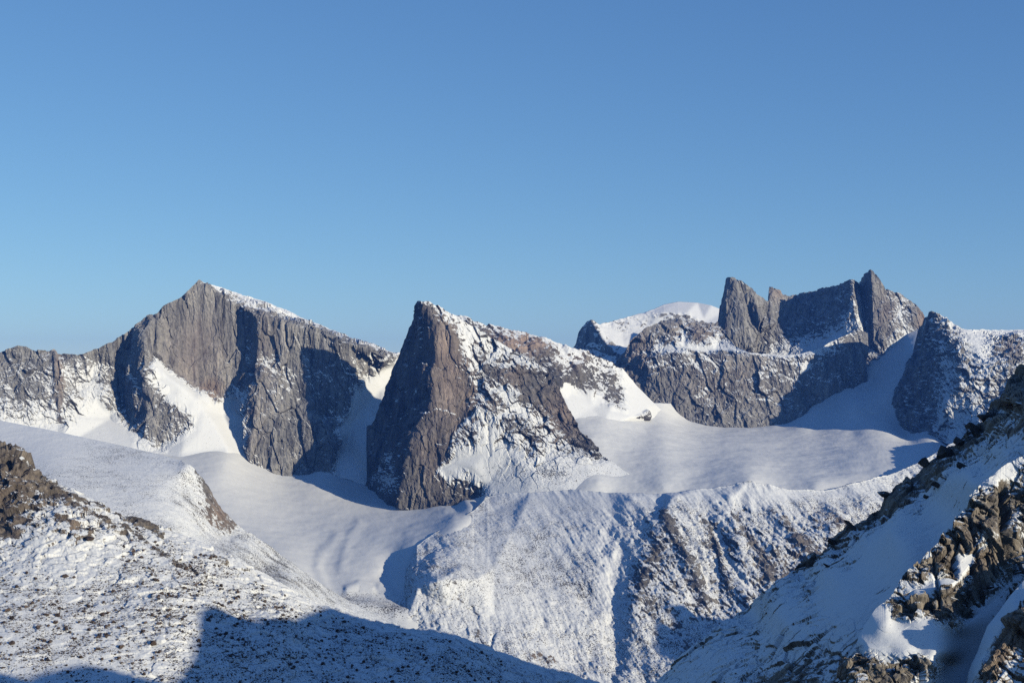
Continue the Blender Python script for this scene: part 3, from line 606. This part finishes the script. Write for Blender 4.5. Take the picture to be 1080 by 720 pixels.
# ---- near ridge on the right: shaded snow slope, rock buttress, lower buttress
NK = .88
near = lambda x, y, D: D * NK
N_ = sheet('ridge',
  crest=[(640,760,470,.8),(693,720,472,.6),(707,701,474,.5),(754,659,478,.5),(802,628,482,.5),(839,595,486,.1),(872,569,490,-.2),(891,555,492,-.4),(915,543,494,-.4),(936,522,497,-.4),(962,503,500,-.3),(981,490,502,-.3),(1009,468,505,-.4),(1024,452,508,-.5),(1040,440,520,-.6),(1052,420,528,-.7),(1065,404,535,-.8),(1080,388,540,-.8),(1105,370,545,-.5),(1200,335,520,-.3),(1300,322,500,0),(1500,330,466,.2)],
  base=[(640,830,372,.3),(760,830,350,.1),(880,830,335,.0),(960,760,350,.2),(1080,620,385,.2),(1105,590,392,.2),(1300,600,380,.2),(1500,620,360,.2)],
  pts=[(700,740,440,.55),(760,700,432,.8),(820,650,436,1.1),(880,610,436,1.3),(940,560,440,1.35),(1000,510,446,1.2),(1050,470,436,.55),(905,620,408,1.2),(960,570,412,1.3),(1020,500,425,1.1),(1060,445,462,.0),(1080,440,432,-.2),(1078,412,474,-.5),(1066,425,470,-.4),(1100,402,470,-.4),(1200,480,412,.6),(1300,470,402,.6),(1500,480,382,.6),
       (860,680,388,.5),(800,710,400,.1),(780,730,390,-.2),(840,718,375,-.35),(870,700,372,-.05),(760,760,400,-.3),(900,660,382,.9),(930,650,380,.9),(980,590,395,1.2),(1030,520,406,1.0),(1080,480,408,.8)],
  lines=[[(800,648,474,.7),(850,606,478,.6),(885,580,481,.35),(930,550,484,.35),(975,516,490,.3),(1015,480,499,.25),(1040,460,506,.1),(1062,432,512,-.4),(1080,402,528,-.7)]],
  s0=.3, disp=(('cell', 9, 1.6, (1, 1, .6)), ('cell', 3.5, .8, (1, 1, .7)), ('fbm', 30, 3.0), ('fbm', 6, .5), ('streak', 8, .9, (-.75, .05, -.66)), ('streak', 3.0, .35, (-.75, .05, -.66), 7.0)), mat=M_near, seed=123, snow_L=7, blur=0, smooth=.0006, nblur=5, back=(50, 80), crest_rough=2.0, step=.7, calm=.14, snow_k=(1.5, .6, .5), scree=.06,
  scree_blobs=[(800,715,60,20,.3)], move=near,
  flat=True, label='near ridge with a steep snow slope in blue shade', cat='ridge')
BUT = (('cell', 9, 2.2, (1, 1, .25)), ('cell', 4, 1.3, (1, 1, .3)), ('cell', 1.9, .65, (1, 1, .4)), ('cell', .85, .24, (1, 1, .6)), ('ledge', 7, .7, .5), ('fbm', 24, 1.5))
Q_ = sheet('buttress',
  crest=[(868,766,318,.2),(884,718,326,.0),(893,692,331,.2),(903,676,335,.9),(914,655,340,1.3),(924,641,345,1.3),(938,630,350,.7),(950,611,357,.6),(962,600,362,.6),(975,588,367,.5),(990,574,371,.3),(1000,558,375,.7),(1010,545,379,.6),(1024,524,385,.7),(1038,508,391,.9),(1052,496,395,1.0),(1064,487,398,1.0),(1080,480,400,.8),(1105,462,404,.8),(1200,440,402,.6),(1300,432,395,.6),(1500,430,375,.5)],
  base=[(868,830,300,.0),(960,830,292,.0),(1010,830,300,1.2),(1105,830,318,.4),(1500,830,300,.2)],
  lines=[[(920,648,341,1.6),(938,652,338,1.9),(956,662,335,1.9),(975,661,334,1.9),(986,669,332,1.7),(998,688,330,1.0)],
         [(912,684,331,.9),(925,690,328,.7),(940,692,327,.7),(956,690,326,.8),(970,694,326,.5),(992,694,328,1.2)],
         [(905,694,327,-.5),(925,699,324,-.6),(945,700,323,-.6),(970,702,322,-.5),(982,704,324,.2)],
         [(940,640,345,.4),(958,636,347,.6),(968,626,349,1.2),(985,617,352,1.3),(1003,612,354,1.4),(1012,612,355,.9)],
         [(942,650,341,-.5),(965,640,343,-.4),(985,634,345,-.4),(1008,625,348,-.4)],
         [(1013,592,366,1.1),(1024,586,368,1.3),(1032,580,369,.9)],
         [(1000,700,337,1.2),(1012,672,345,1.2),(1030,650,354,1.1),(1050,630,362,1.0),(1070,612,370,1.0)]],
  pts=[(985,600,361,-.5),(1000,600,360,-.6),(1010,575,368,-.8),(1025,555,373,-.8),(1040,540,377,-.6),(1040,590,367,-.8),(1030,620,362,-.7),(1015,640,357,-.6),(1045,610,366,-.6),(998,570,372,.1),(1030,530,381,.2),(1048,515,386,.6),
       (975,610,358,.3),(990,645,341,-.5),(1005,650,340,-.3),(960,650,339,-.5),(1058,560,372,.0),(1062,600,370,.3),(1075,545,379,.6),(1080,560,377,-.1),(1072,575,376,-.3),(1080,520,388,-.4),(1065,525,386,-.3),(1070,500,394,.9),(1055,508,391,.9),(1085,500,393,.2),
       (930,720,318,-.6),(960,722,317,-.6),(900,722,320,.0),(888,705,326,-.3),(1000,720,331,1.4),(1020,720,334,1.3),(1000,760,322,1.4),(945,675,331,1.7),(975,676,330,1.7),(1092,600,372,.2),(1200,560,372,.0),(1300,560,365,-.1),(1420,560,355,-.1)],
  s0=.1, disp=BUT, mat=M_near, seed=133, snow_L=6, blur=0, smooth=.0004, nblur=4, back=(14, 26), crest_rough=2.8, step=.55, calm=.14, snow_k=(1.5, .5, .75), scree=.05, rb=-.2, move=near,
  gul=[([(1060,512),(1061,540),(1064,575),(1070,600)], 5, -6.5, -.4), ([(1003,548),(1009,575),(1006,600)], 2.2, -2.0, -.3), ([(1022,545),(1030,590),(1036,620)], 2, -1.2, -.3), ([(984,590),(992,640)], 2, -1.4, 0), ([(1005,600),(985,612)], 3, 0, .5)],
  rust=[(1020,590,30,45,.2),(888,704,6,9,1.0)],
  flat=True, label='sunlit cracked brown buttress on the near ridge with snow on its ledges', cat='buttress')
U_ = sheet('buttress',
  crest=[(1006,790,312,.5),(1018,722,322,.6),(1024,700,325,.9),(1032,684,328,1.0),(1041,660,332,1.1),(1053,645,336,1.1),(1066,627,340,1.1),(1080,612,344,1.0),(1105,592,350,.9),(1200,565,352,.6),(1500,570,335,.4)],
  base=[(1006,830,306,.0),(1050,830,298,-.2),(1105,830,298,-.2),(1500,830,285,-.2)],
  lines=[[(1014,740,316,.9),(1026,712,319,1.1),(1036,690,322,1.2),(1048,668,326,1.2),(1062,650,330,1.2),(1080,634,334,1.1),(1105,614,340,1.0),(1300,590,338,.6),(1500,600,325,.5)],
         [(1020,745,311,-.5),(1032,716,313,-.6),(1042,694,315,-.6),(1052,676,318,-.7),(1066,658,321,-.7),(1080,646,323,-.7),(1105,627,328,-.6),(1300,604,326,-.4),(1500,615,315,-.4)],
         [(1048,720,308,.6),(1062,704,311,.7),(1075,690,314,.5)]],
  pts=[(1060,680,315,-.8),(1080,670,317,-.8),(1050,705,311,-.5),(1080,712,308,.2),(1045,745,306,-.4),(1080,740,305,.3),(1075,725,306,-.2)],
  s0=-.2, disp=BUT, mat=M_near, seed=143, snow_L=6, blur=0, smooth=.0004, nblur=4, back=(16, 26), crest_rough=1.6, step=.55, calm=.14, snow_k=(1.4, .5, .75), rb=-.15, move=near,
  rust=[(1060,690,40,40,.35)],
  flat=True, label='lower sunlit brown buttress at the bottom right corner with a sloping snow roof', cat='buttress')

# ---- low ground that carries everything
def ground_sheet():
    xs = np.concatenate([np.linspace(-22000, -3000, 14), np.linspace(-2800, 4200, 120), np.linspace(4500, 22000, 14)])
    ys = np.concatenate([np.linspace(-9000, -900, 8), np.linspace(-800, 9000, 140), np.linspace(9500, 22000, 10)])
    X, Y = np.meshgrid(xs, ys)
    P = np.stack([X, Y, 0 * X], -1)
    Z = -1050 + 60 * fbm(P, 1500, octs=4, seed=5) * np.clip(1, 0, 1)
    P[..., 2] = Z
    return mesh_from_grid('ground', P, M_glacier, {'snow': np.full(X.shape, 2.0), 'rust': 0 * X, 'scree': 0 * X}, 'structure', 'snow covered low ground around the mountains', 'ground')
ground_sheet()

# ---- the mountainside to the right of the view, whose shadow crosses the slopes
def shadow_ridge(outline, S, Xp, name, label, floor, seed, mat):
    c = []
    for (px, py) in outline:
        p, n = at(S, px, py)
        k = (Xp - p[0]) / SUN[0]
        c.append(p + SUN * k)
    c = sorted([tuple(q) for q in c], key=lambda q: q[1])
    ya = np.array([q[1] for q in c]); za = np.array([q[2] for q in c])
    ys = np.arange(ya[0] - 60, ya[-1] + 60, (ya[-1] - ya[0] + 120) / 260)
    zc = np.interp(ys, ya, za)
    return ys, zc

def ridge_body(name, Xp, ys, zc, slope, floor, seed, mat, snow, label, L):
    us = np.linspace(-1, 1, 61)
    rowsP = []
    for u in us:
        wdt = (zc - floor) / slope
        x = Xp + np.sign(u) * abs(u) ** 1.3 * wdt
        z = zc - np.abs(x - Xp) * slope
        rowsP.append(np.stack([x, ys, z], -1))
    P = np.stack(rowsP)
    n = fbm(P, L, octs=5, seed=seed)
    P[..., 2] -= np.abs(n) * L * .5 * np.clip(np.abs(us)[:, None] * 2, 0, 1)
    w = snow + 1.2 * fbm(P, L, octs=4, seed=seed + 5)
    return mesh_from_grid(name, P, mat, {'snow': w, 'rust': 0 * w, 'scree': 0 * w}, 'structure', label, 'ridge')

ys, zc = shadow_ridge([(-40,735),(10,722),(35,711),(60,706),(90,701),(120,706),(148,714),(175,722),(192,712),(203,690),(212,642),(222,640),(240,646),(262,650),(275,656),(310,652),(345,640),(400,655),(480,668),(570,702),(700,739)], A_, 430, 'ridge', '', -350, 5, M_near)
print('RIDGE', ys[0], ys[-1], zc.min(), zc.max())
ridge_body('ridge', 430, ys, zc, 1.25, -420, 7, M_near, .4, 'rocky ridge above the camera to the right, out of the picture', 30)
ys2, zc2 = shadow_ridge([(684,790),(690,720),(693,690),(694,655),(697,641),(715,641),(735,650),(765,656),(800,690),(840,760)], C_, 1750, 'ridge', '', -900, 6, M_hill)
ridge_body('ridge', 1750, ys2, zc2, 1.1, -1000, 9, M_hill, .5, 'mountainside on the far side of the valley, right of the picture', 120)
# ---- loose rocks
def rock_mat(name, unit, tones, snow_top):
    m = bpy.data.materials.new(name); m.use_nodes = True
    nt = m.node_tree; nt.nodes.clear()
    geo = N(nt, 'ShaderNodeNewGeometry'); pos = geo.outputs['Position']
    n1 = noise_node(nt, pos, 1 / unit, 5, .6); n2 = noise_node(nt, pos, 1 / (unit * 12), 2, .5)
    f = math_node(nt, 'ADD', math_node(nt, 'MULTIPLY', n1, .55), math_node(nt, 'MULTIPLY', n2, .45))
    rk = ramp(nt, f, [(.34, tones[0]), (.5, tones[1]), (.64, tones[2])])
    sx = N(nt, 'ShaderNodeSeparateXYZ'); nt.links.new(geo.outputs['Normal'], sx.inputs[0])
    c = math_node(nt, 'ADD', sx.outputs[2], math_node(nt, 'MULTIPLY_ADD', n2, 1.2, -.6))
    c = math_node(nt, 'MULTIPLY_ADD', math_node(nt, 'SUBTRACT', c, snow_top), 6.0, 0.0, clamp=True)
    bs = N(nt, 'ShaderNodeBsdfPrincipled'); nt.links.new(mix(nt, c, rk, SNOW_COL), bs.inputs['Base Color'])
    bs.inputs['Roughness'].default_value = .85; bs.inputs['Specular IOR Level'].default_value = .15
    b = N(nt, 'ShaderNodeBump', inp={'Strength': .6, 'Distance': unit * .6}); nt.links.new(n1, b.inputs['Height']); nt.links.new(b.outputs[0], bs.inputs['Normal'])
    out = N(nt, 'ShaderNodeOutputMaterial'); nt.links.new(bs.outputs[0], out.inputs[0])
    return m

def rock_mesh(name, seed, n=14, sub=2, blocky=.5, mat=None, squash=(1, .85, .7)):
    import bmesh
    r = np.random.default_rng(seed)
    bm = bmesh.new()
    for i in range(n):
        v = r.normal(size=3); v /= np.linalg.norm(v)
        cube = v / np.max(np.abs(v))
        p = (v * (1 - blocky) + cube * blocky * .85) * r.uniform(.82, 1.0) * np.array(squash)
        bm.verts.new(p)
    res = bmesh.ops.convex_hull(bm, input=bm.verts[:])
    junk = list({e for e in list(res['geom_interior']) + list(res['geom_unused']) if isinstance(e, bmesh.types.BMVert)})
    bmesh.ops.delete(bm, geom=junk, context='VERTS')
    if sub:
        bmesh.ops.subdivide_edges(bm, edges=bm.edges[:], cuts=sub, use_grid_fill=True)
        V = np.array([v.co[:] for v in bm.verts]); d = fbm(V + seed * 3.1, .8, octs=4, seed=seed) * .13
        for v, q in zip(bm.verts, d): v.co = v.co * (1 + float(q))
    bmesh.ops.recalc_face_normals(bm, faces=bm.faces[:])
    me = bpy.data.meshes.new(name); bm.to_mesh(me); bm.free()
    if mat: me.materials.append(mat)
    return me

TONES = ((.032, .024, .022), (.075, .055, .047), (.14, .103, .087))
M_stone = rock_mat('brown_stone', .9, TONES, .97)
M_block = rock_mat('dark_block', .35, ((.03, .027, .026), (.06, .054, .05), (.10, .088, .08)), .95)
stone_meshes = [rock_mesh('boulder', 200 + i, n=12 + i % 5, blocky=.25 + .08 * (i % 5), mat=M_stone) for i in range(8)]

def put_rock(name, me, S, px, py, rpx, label, group, sink=.25, rot=None, stretch=(1, 1, 1)):
    p, n = at(S, px, py)
    r = rpx * p[1] / F
    o = bpy.data.objects.new(name, me); COL.objects.link(o)
    o.location = Vector(p) + Vector((0, 0, r * (.62 - sink)))
    o.rotation_euler = rot or (random.uniform(-.35, .35), random.uniform(-.35, .35), random.uniform(0, 6.28))
    o.scale = (r * stretch[0], r * stretch[1], r * stretch[2])
    set_props(o, label, 'boulder', group)
    return o

SLOPE = 'boulders lying on the front slope'
named = [
 (162, 679, 5.2, 'largest dark brown boulder of the front slope, just above the edge of the big shadow'),
 (51, 697, 4.6, 'long flat brown boulder above the small bump of shadow at the bottom'),
 (60, 651, 4.2, 'brown boulder leaning on another in the small pile on the sunlit slope'),
 (58, 658, 3.6, 'rounded brown boulder at the foot of the small pile on the sunlit slope'),
 (68, 608, 4.0, 'lone rounded brown boulder at the lower end of the smooth snow patch'),
 (8, 646, 4.4, 'upper brown boulder of the pair by the left edge of the picture'),
 (13, 654, 4.2, 'lower brown boulder of the pair by the left edge of the picture'),
 (12, 680, 4.4, 'squat brown boulder below the pair at the left edge of the picture'),
 (105, 672, 3.8, 'brown boulder standing alone halfway between the long flat one and the largest one'),
 (104, 686, 3.6, 'brown boulder directly below the lone one in the middle of the lower slope'),
 (151, 667, 3.4, 'brown boulder just uphill of the largest dark boulder'),
 (128, 684, 3.9, 'brown boulder with snow on its left side, left of the largest dark boulder'),
 (40, 664, 3.2, 'brown boulder below the small pile and right of the left edge pair'),
 (28, 641, 2.9, 'brown boulder uphill to the right of the left edge pair'),
 (40, 685, 3.2, 'tilted brown boulder uphill of the long flat one'),
 (94, 571, 6.0, 'big flat light brown slab set in the snow high on the front slope'),
 (125, 694, 2.9, 'brown boulder close above the shadow, below the one with snow on its left'),
]
used = []
for i, (x, y, r, lab) in enumerate(named):
    st = (1.5, 1, .75) if 'flat' in lab else (1, 1, 1)
    put_rock('boulder', stone_meshes[i % 8], A_, x, y, r, lab, None, stretch=st); used.append((x, y))

def slope_density(x, y):
    d = .45 + .8 * np.exp(-((x - 250) / 130) ** 2 - ((y - 625) / 40) ** 2) + .5 * np.exp(-((x - 60) / 90) ** 2 - ((y - 665) / 35) ** 2)
    d += .7 * np.exp(-((x - 420) / 160) ** 2 - ((y - 690) / 35) ** 2)
    d -= .8 * np.exp(-((x - 75) / 45) ** 2 - ((y - 585) / 26) ** 2) + .4 * np.exp(-((x - 30) / 50) ** 2 - ((y - 560) / 20) ** 2)
    return d
crx = np.array([0, 50, 105, 165, 240, 310, 400, 480, 570, 640]); cry = np.array([520, 530, 540, 562, 594, 630, 662, 675, 708, 725])
shx = np.array([0, 35, 95, 150, 192, 203, 214, 350, 480, 570, 640]); shy = np.array([730, 712, 702, 714, 716, 690, 641, 651, 668, 702, 720])
def scatter(n, lo, hi, power):
    m = n * 6
    x = rng.uniform(-15, 660, m); y = rng.uniform(520, 745, m)
    z = np.full(m, 1.3)
    c = noise3(x / 22, y / 11, z, 9) + .6 * noise3(x / 7, y / 4, z, 19)
    keep = (y > np.interp(x, crx, cry) + 2) & (rng.random(m) < slope_density(x, y) * (.55 + 1.4 * c))
    x, y = x[keep][:n], y[keep][:n]
    u = rng.random(len(x))
    r = lo * (1 - u * (1 - (lo / hi) ** power)) ** (-1 / power)
    return list(zip(x.tolist(), y.tolist(), r.tolist()))
rocks = sorted(scatter(52000, .32, 3.0, 2.3), key=lambda q: -q[2])
k = 0
for (x, y, r) in rocks[:283]:
    shaded = y > np.interp(x, shx, shy)
    lab = 'dark stone lying in the blue shadow across the front slope, one of many alike' if shaded else 'small brown stone on the sunlit part of the front slope, one of many alike'
    grp = 'stones in the shadow on the front slope' if shaded else 'stones on the sunlit front slope'
    put_rock('boulder', stone_meshes[k % 8], A_, x, y, r, lab, grp); k += 1
# the uncountable rest
def many_stones(rocks, S, mat):
    base = [rock_mesh('stone_shape', 300 + i, n=9, sub=0, blocky=.3) for i in range(10)]
    VB = []; TB = []
    for me in base:
        me.calc_loop_triangles()
        VB.append(np.array([v.co[:] for v in me.vertices])); TB.append(np.array([t.vertices[:] for t in me.loop_triangles]))
    flat = S.P.reshape(-1, 3); w = S.PX.shape[1]
    xs = S.PX[0]; V = []; T = []; off = 0
    for i, (x, y, r) in enumerate(rocks):
        c = int(np.clip(np.searchsorted(xs, x), 0, w - 1)); rr = int(np.argmin(np.abs(S.PY[:, c] - y)))
        p = S.P[rr, c]; s = r * p[1] / F
        a = random.uniform(0, 6.28); ca, sa = math.cos(a), math.sin(a)
        b = VB[i % 10] * s * np.array([random.uniform(.8, 1.4), random.uniform(.7, 1.1), random.uniform(.7, 1.1)])
        v = np.stack([b[:, 0] * ca - b[:, 1] * sa, b[:, 0] * sa + b[:, 1] * ca, b[:, 2]], 1) + p + np.array([0, 0, s * .3])
        V.append(v); T.append(TB[i % 10] + off); off += len(v)
    for me in base: bpy.data.meshes.remove(me)
    V = np.concatenate(V); T = np.concatenate(T)
    me = bpy.data.meshes.new('scattered_stones'); me.from_pydata(V.tolist(), [], T.tolist()); me.update()
    me.materials.append(mat)
    o = bpy.data.objects.new('scattered_stones', me); COL.objects.link(o)
    set_props(o, 'countless small stones poking through the snow of the front slope', 'stones', None, 'stuff')
many_stones(rocks[283:], A_, M_stone)

# blocks along the skyline and on the snow of the near ridge
block_meshes = [rock_mesh('boulder', 400 + i, n=16, blocky=.8, mat=M_block, squash=(1, .9, .9)) for i in range(5)]
for i, (x, y, r, st, lab) in enumerate([
 (975.5, 490, 9.0, (1, 1, 1.05), 'dark tilted block standing out on the near ridge skyline against the snow basin'),
 (998, 482, 10.5, (1.1, 1, 1), 'broad dark block uphill of the tilted block on the near ridge skyline'),
 (1012, 467, 7, (1, 1, 1), 'small dark block on the near ridge skyline above the broad block'),
 (1027, 454, 8.0, (1.1, 1, .9), 'dark block on the near ridge skyline between the small block and the high dark crest'),
 (1041, 443, 9, (1.3, 1, .8), 'flat dark block just below the high dark crest of the near ridge'),
 (989, 514, 7.0, (1.2, 1, .7), 'dark rock sticking out of the shaded snow below the tilted block'),
 (978, 526, 4.0, (1.2, 1, .7), 'small flat rock in the shaded snow, lower one below the tilted block'),
 (1015, 492, 8.0, (1.2, 1, .7), 'wide dark rock in the shaded snow right of the broad skyline block'),
 (1033, 464, 5.5, (1, 1, .8), 'dark rock in the shaded snow below the flat block near the crest'),
 (935, 525, 7.5, (1.3, 1, .7), 'dark block on the middle of the near ridge skyline, above the long snow slope'),
 (900, 556, 9.5, (1.5, 1, .6), 'long dark slab on the lower skyline of the near ridge'),
 (877, 570, 5.0, (1.4, 1, .6), 'small slab on the lower skyline just below the long dark slab'),
 (857, 594, 5.0, (1.5, 1, .5), 'lowest flat slab on the skyline of the near ridge'),
 (874, 599, 4.2, (1.8, 1, .4), 'thin dark slab lying in the smooth shaded snow of the near ridge')]):
    put_rock('boulder', block_meshes[i % 5], N_, x, y, r, lab, None, sink=.35, stretch=st, rot=(random.uniform(-.3, .3), random.uniform(.2, .6), random.uniform(-.5, .5)))

HAZE = 2.2e-5
if HAZE:
    me = bpy.data.meshes.new('haze')
    x0, x1, y0, y1, z0, z1 = -22500, 22500, -9500, 22500, -1250, 640
    vs = [(x, y, z) for x in (x0, x1) for y in (y0, y1) for z in (z0, z1)]
    me.from_pydata(vs, [], [(0, 1, 3, 2), (4, 6, 7, 5), (0, 4, 5, 1), (2, 3, 7, 6), (0, 2, 6, 4), (1, 5, 7, 3)])
    hz = bpy.data.objects.new('haze', me); COL.objects.link(hz); set_props(hz, 'thin blue mountain air', 'haze', None, 'stuff')
    m = bpy.data.materials.new('haze_air'); m.use_nodes = True; m.node_tree.nodes.clear()
    v = N(m.node_tree, 'ShaderNodeVolumePrincipled'); v.inputs['Density'].default_value = HAZE; v.inputs['Color'].default_value = (.09, .29, 1, 1); v.inputs['Anisotropy'].default_value = 0
    o = N(m.node_tree, 'ShaderNodeOutputMaterial'); m.node_tree.links.new(v.outputs[0], o.inputs['Volume']); me.materials.append(m)


# ------------------------------------------------------------------ camera, sun, sky
cam = bpy.data.cameras.new('camera'); co = bpy.data.objects.new('camera', cam); COL.objects.link(co)
cam.sensor_width = 36; cam.sensor_fit = 'HORIZONTAL'; cam.lens = 36 * F / 1080
cam.clip_start = 1; cam.clip_end = 200000
co.location = (0, 0, 0); co.rotation_euler = (math.pi / 2 + PITCH, 0, 0)
sc.camera = co

sl = bpy.data.lights.new('sun', 'SUN'); so = bpy.data.objects.new('sun', sl); COL.objects.link(so)
sl.energy = 5.0; sl.angle = math.radians(0.5); sl.color = (1.0, 0.915, 0.70)
so.rotation_euler = Vector(SUN).to_track_quat('Z', 'Y').to_euler()

w = bpy.data.worlds.new('World'); sc.world = w; w.use_nodes = True
nt = w.node_tree; bg = nt.nodes['Background']
sky = nt.nodes.new('ShaderNodeTexSky'); sky.sky_type = 'NISHITA'; sky.sun_disc = False
sky.sun_elevation = SUN_EL; sky.sun_rotation = math.atan2(SUN[0], SUN[1])
sky.altitude = 1500; sky.air_density = 0.85; sky.dust_density = 0.0; sky.ozone_density = 5.0
sp = nt.nodes.new('ShaderNodeSeparateColor'); cb = nt.nodes.new('ShaderNodeCombineColor')
nt.links.new(sky.outputs[0], sp.inputs[0])
for i, (ex, mul) in enumerate([(.93, 1.16), (.82, 1.33), (.60, 1.94)]):
    nt.links.new(math_node(nt, 'MULTIPLY', math_node(nt, 'POWER', sp.outputs[i], ex), mul), cb.inputs[i])
nt.links.new(cb.outputs[0], bg.inputs[0]); bg.inputs[1].default_value = 0.12

sc.view_settings.view_transform = 'Standard'; sc.view_settings.look = 'None'
sc.view_settings.exposure = 0; sc.view_settings.gamma = 1; sc.view_settings.use_curve_mapping = False
sc.render.engine = 'CYCLES'
sc.cycles.max_bounces = 4; sc.cycles.diffuse_bounces = 0; sc.cycles.use_denoising = False
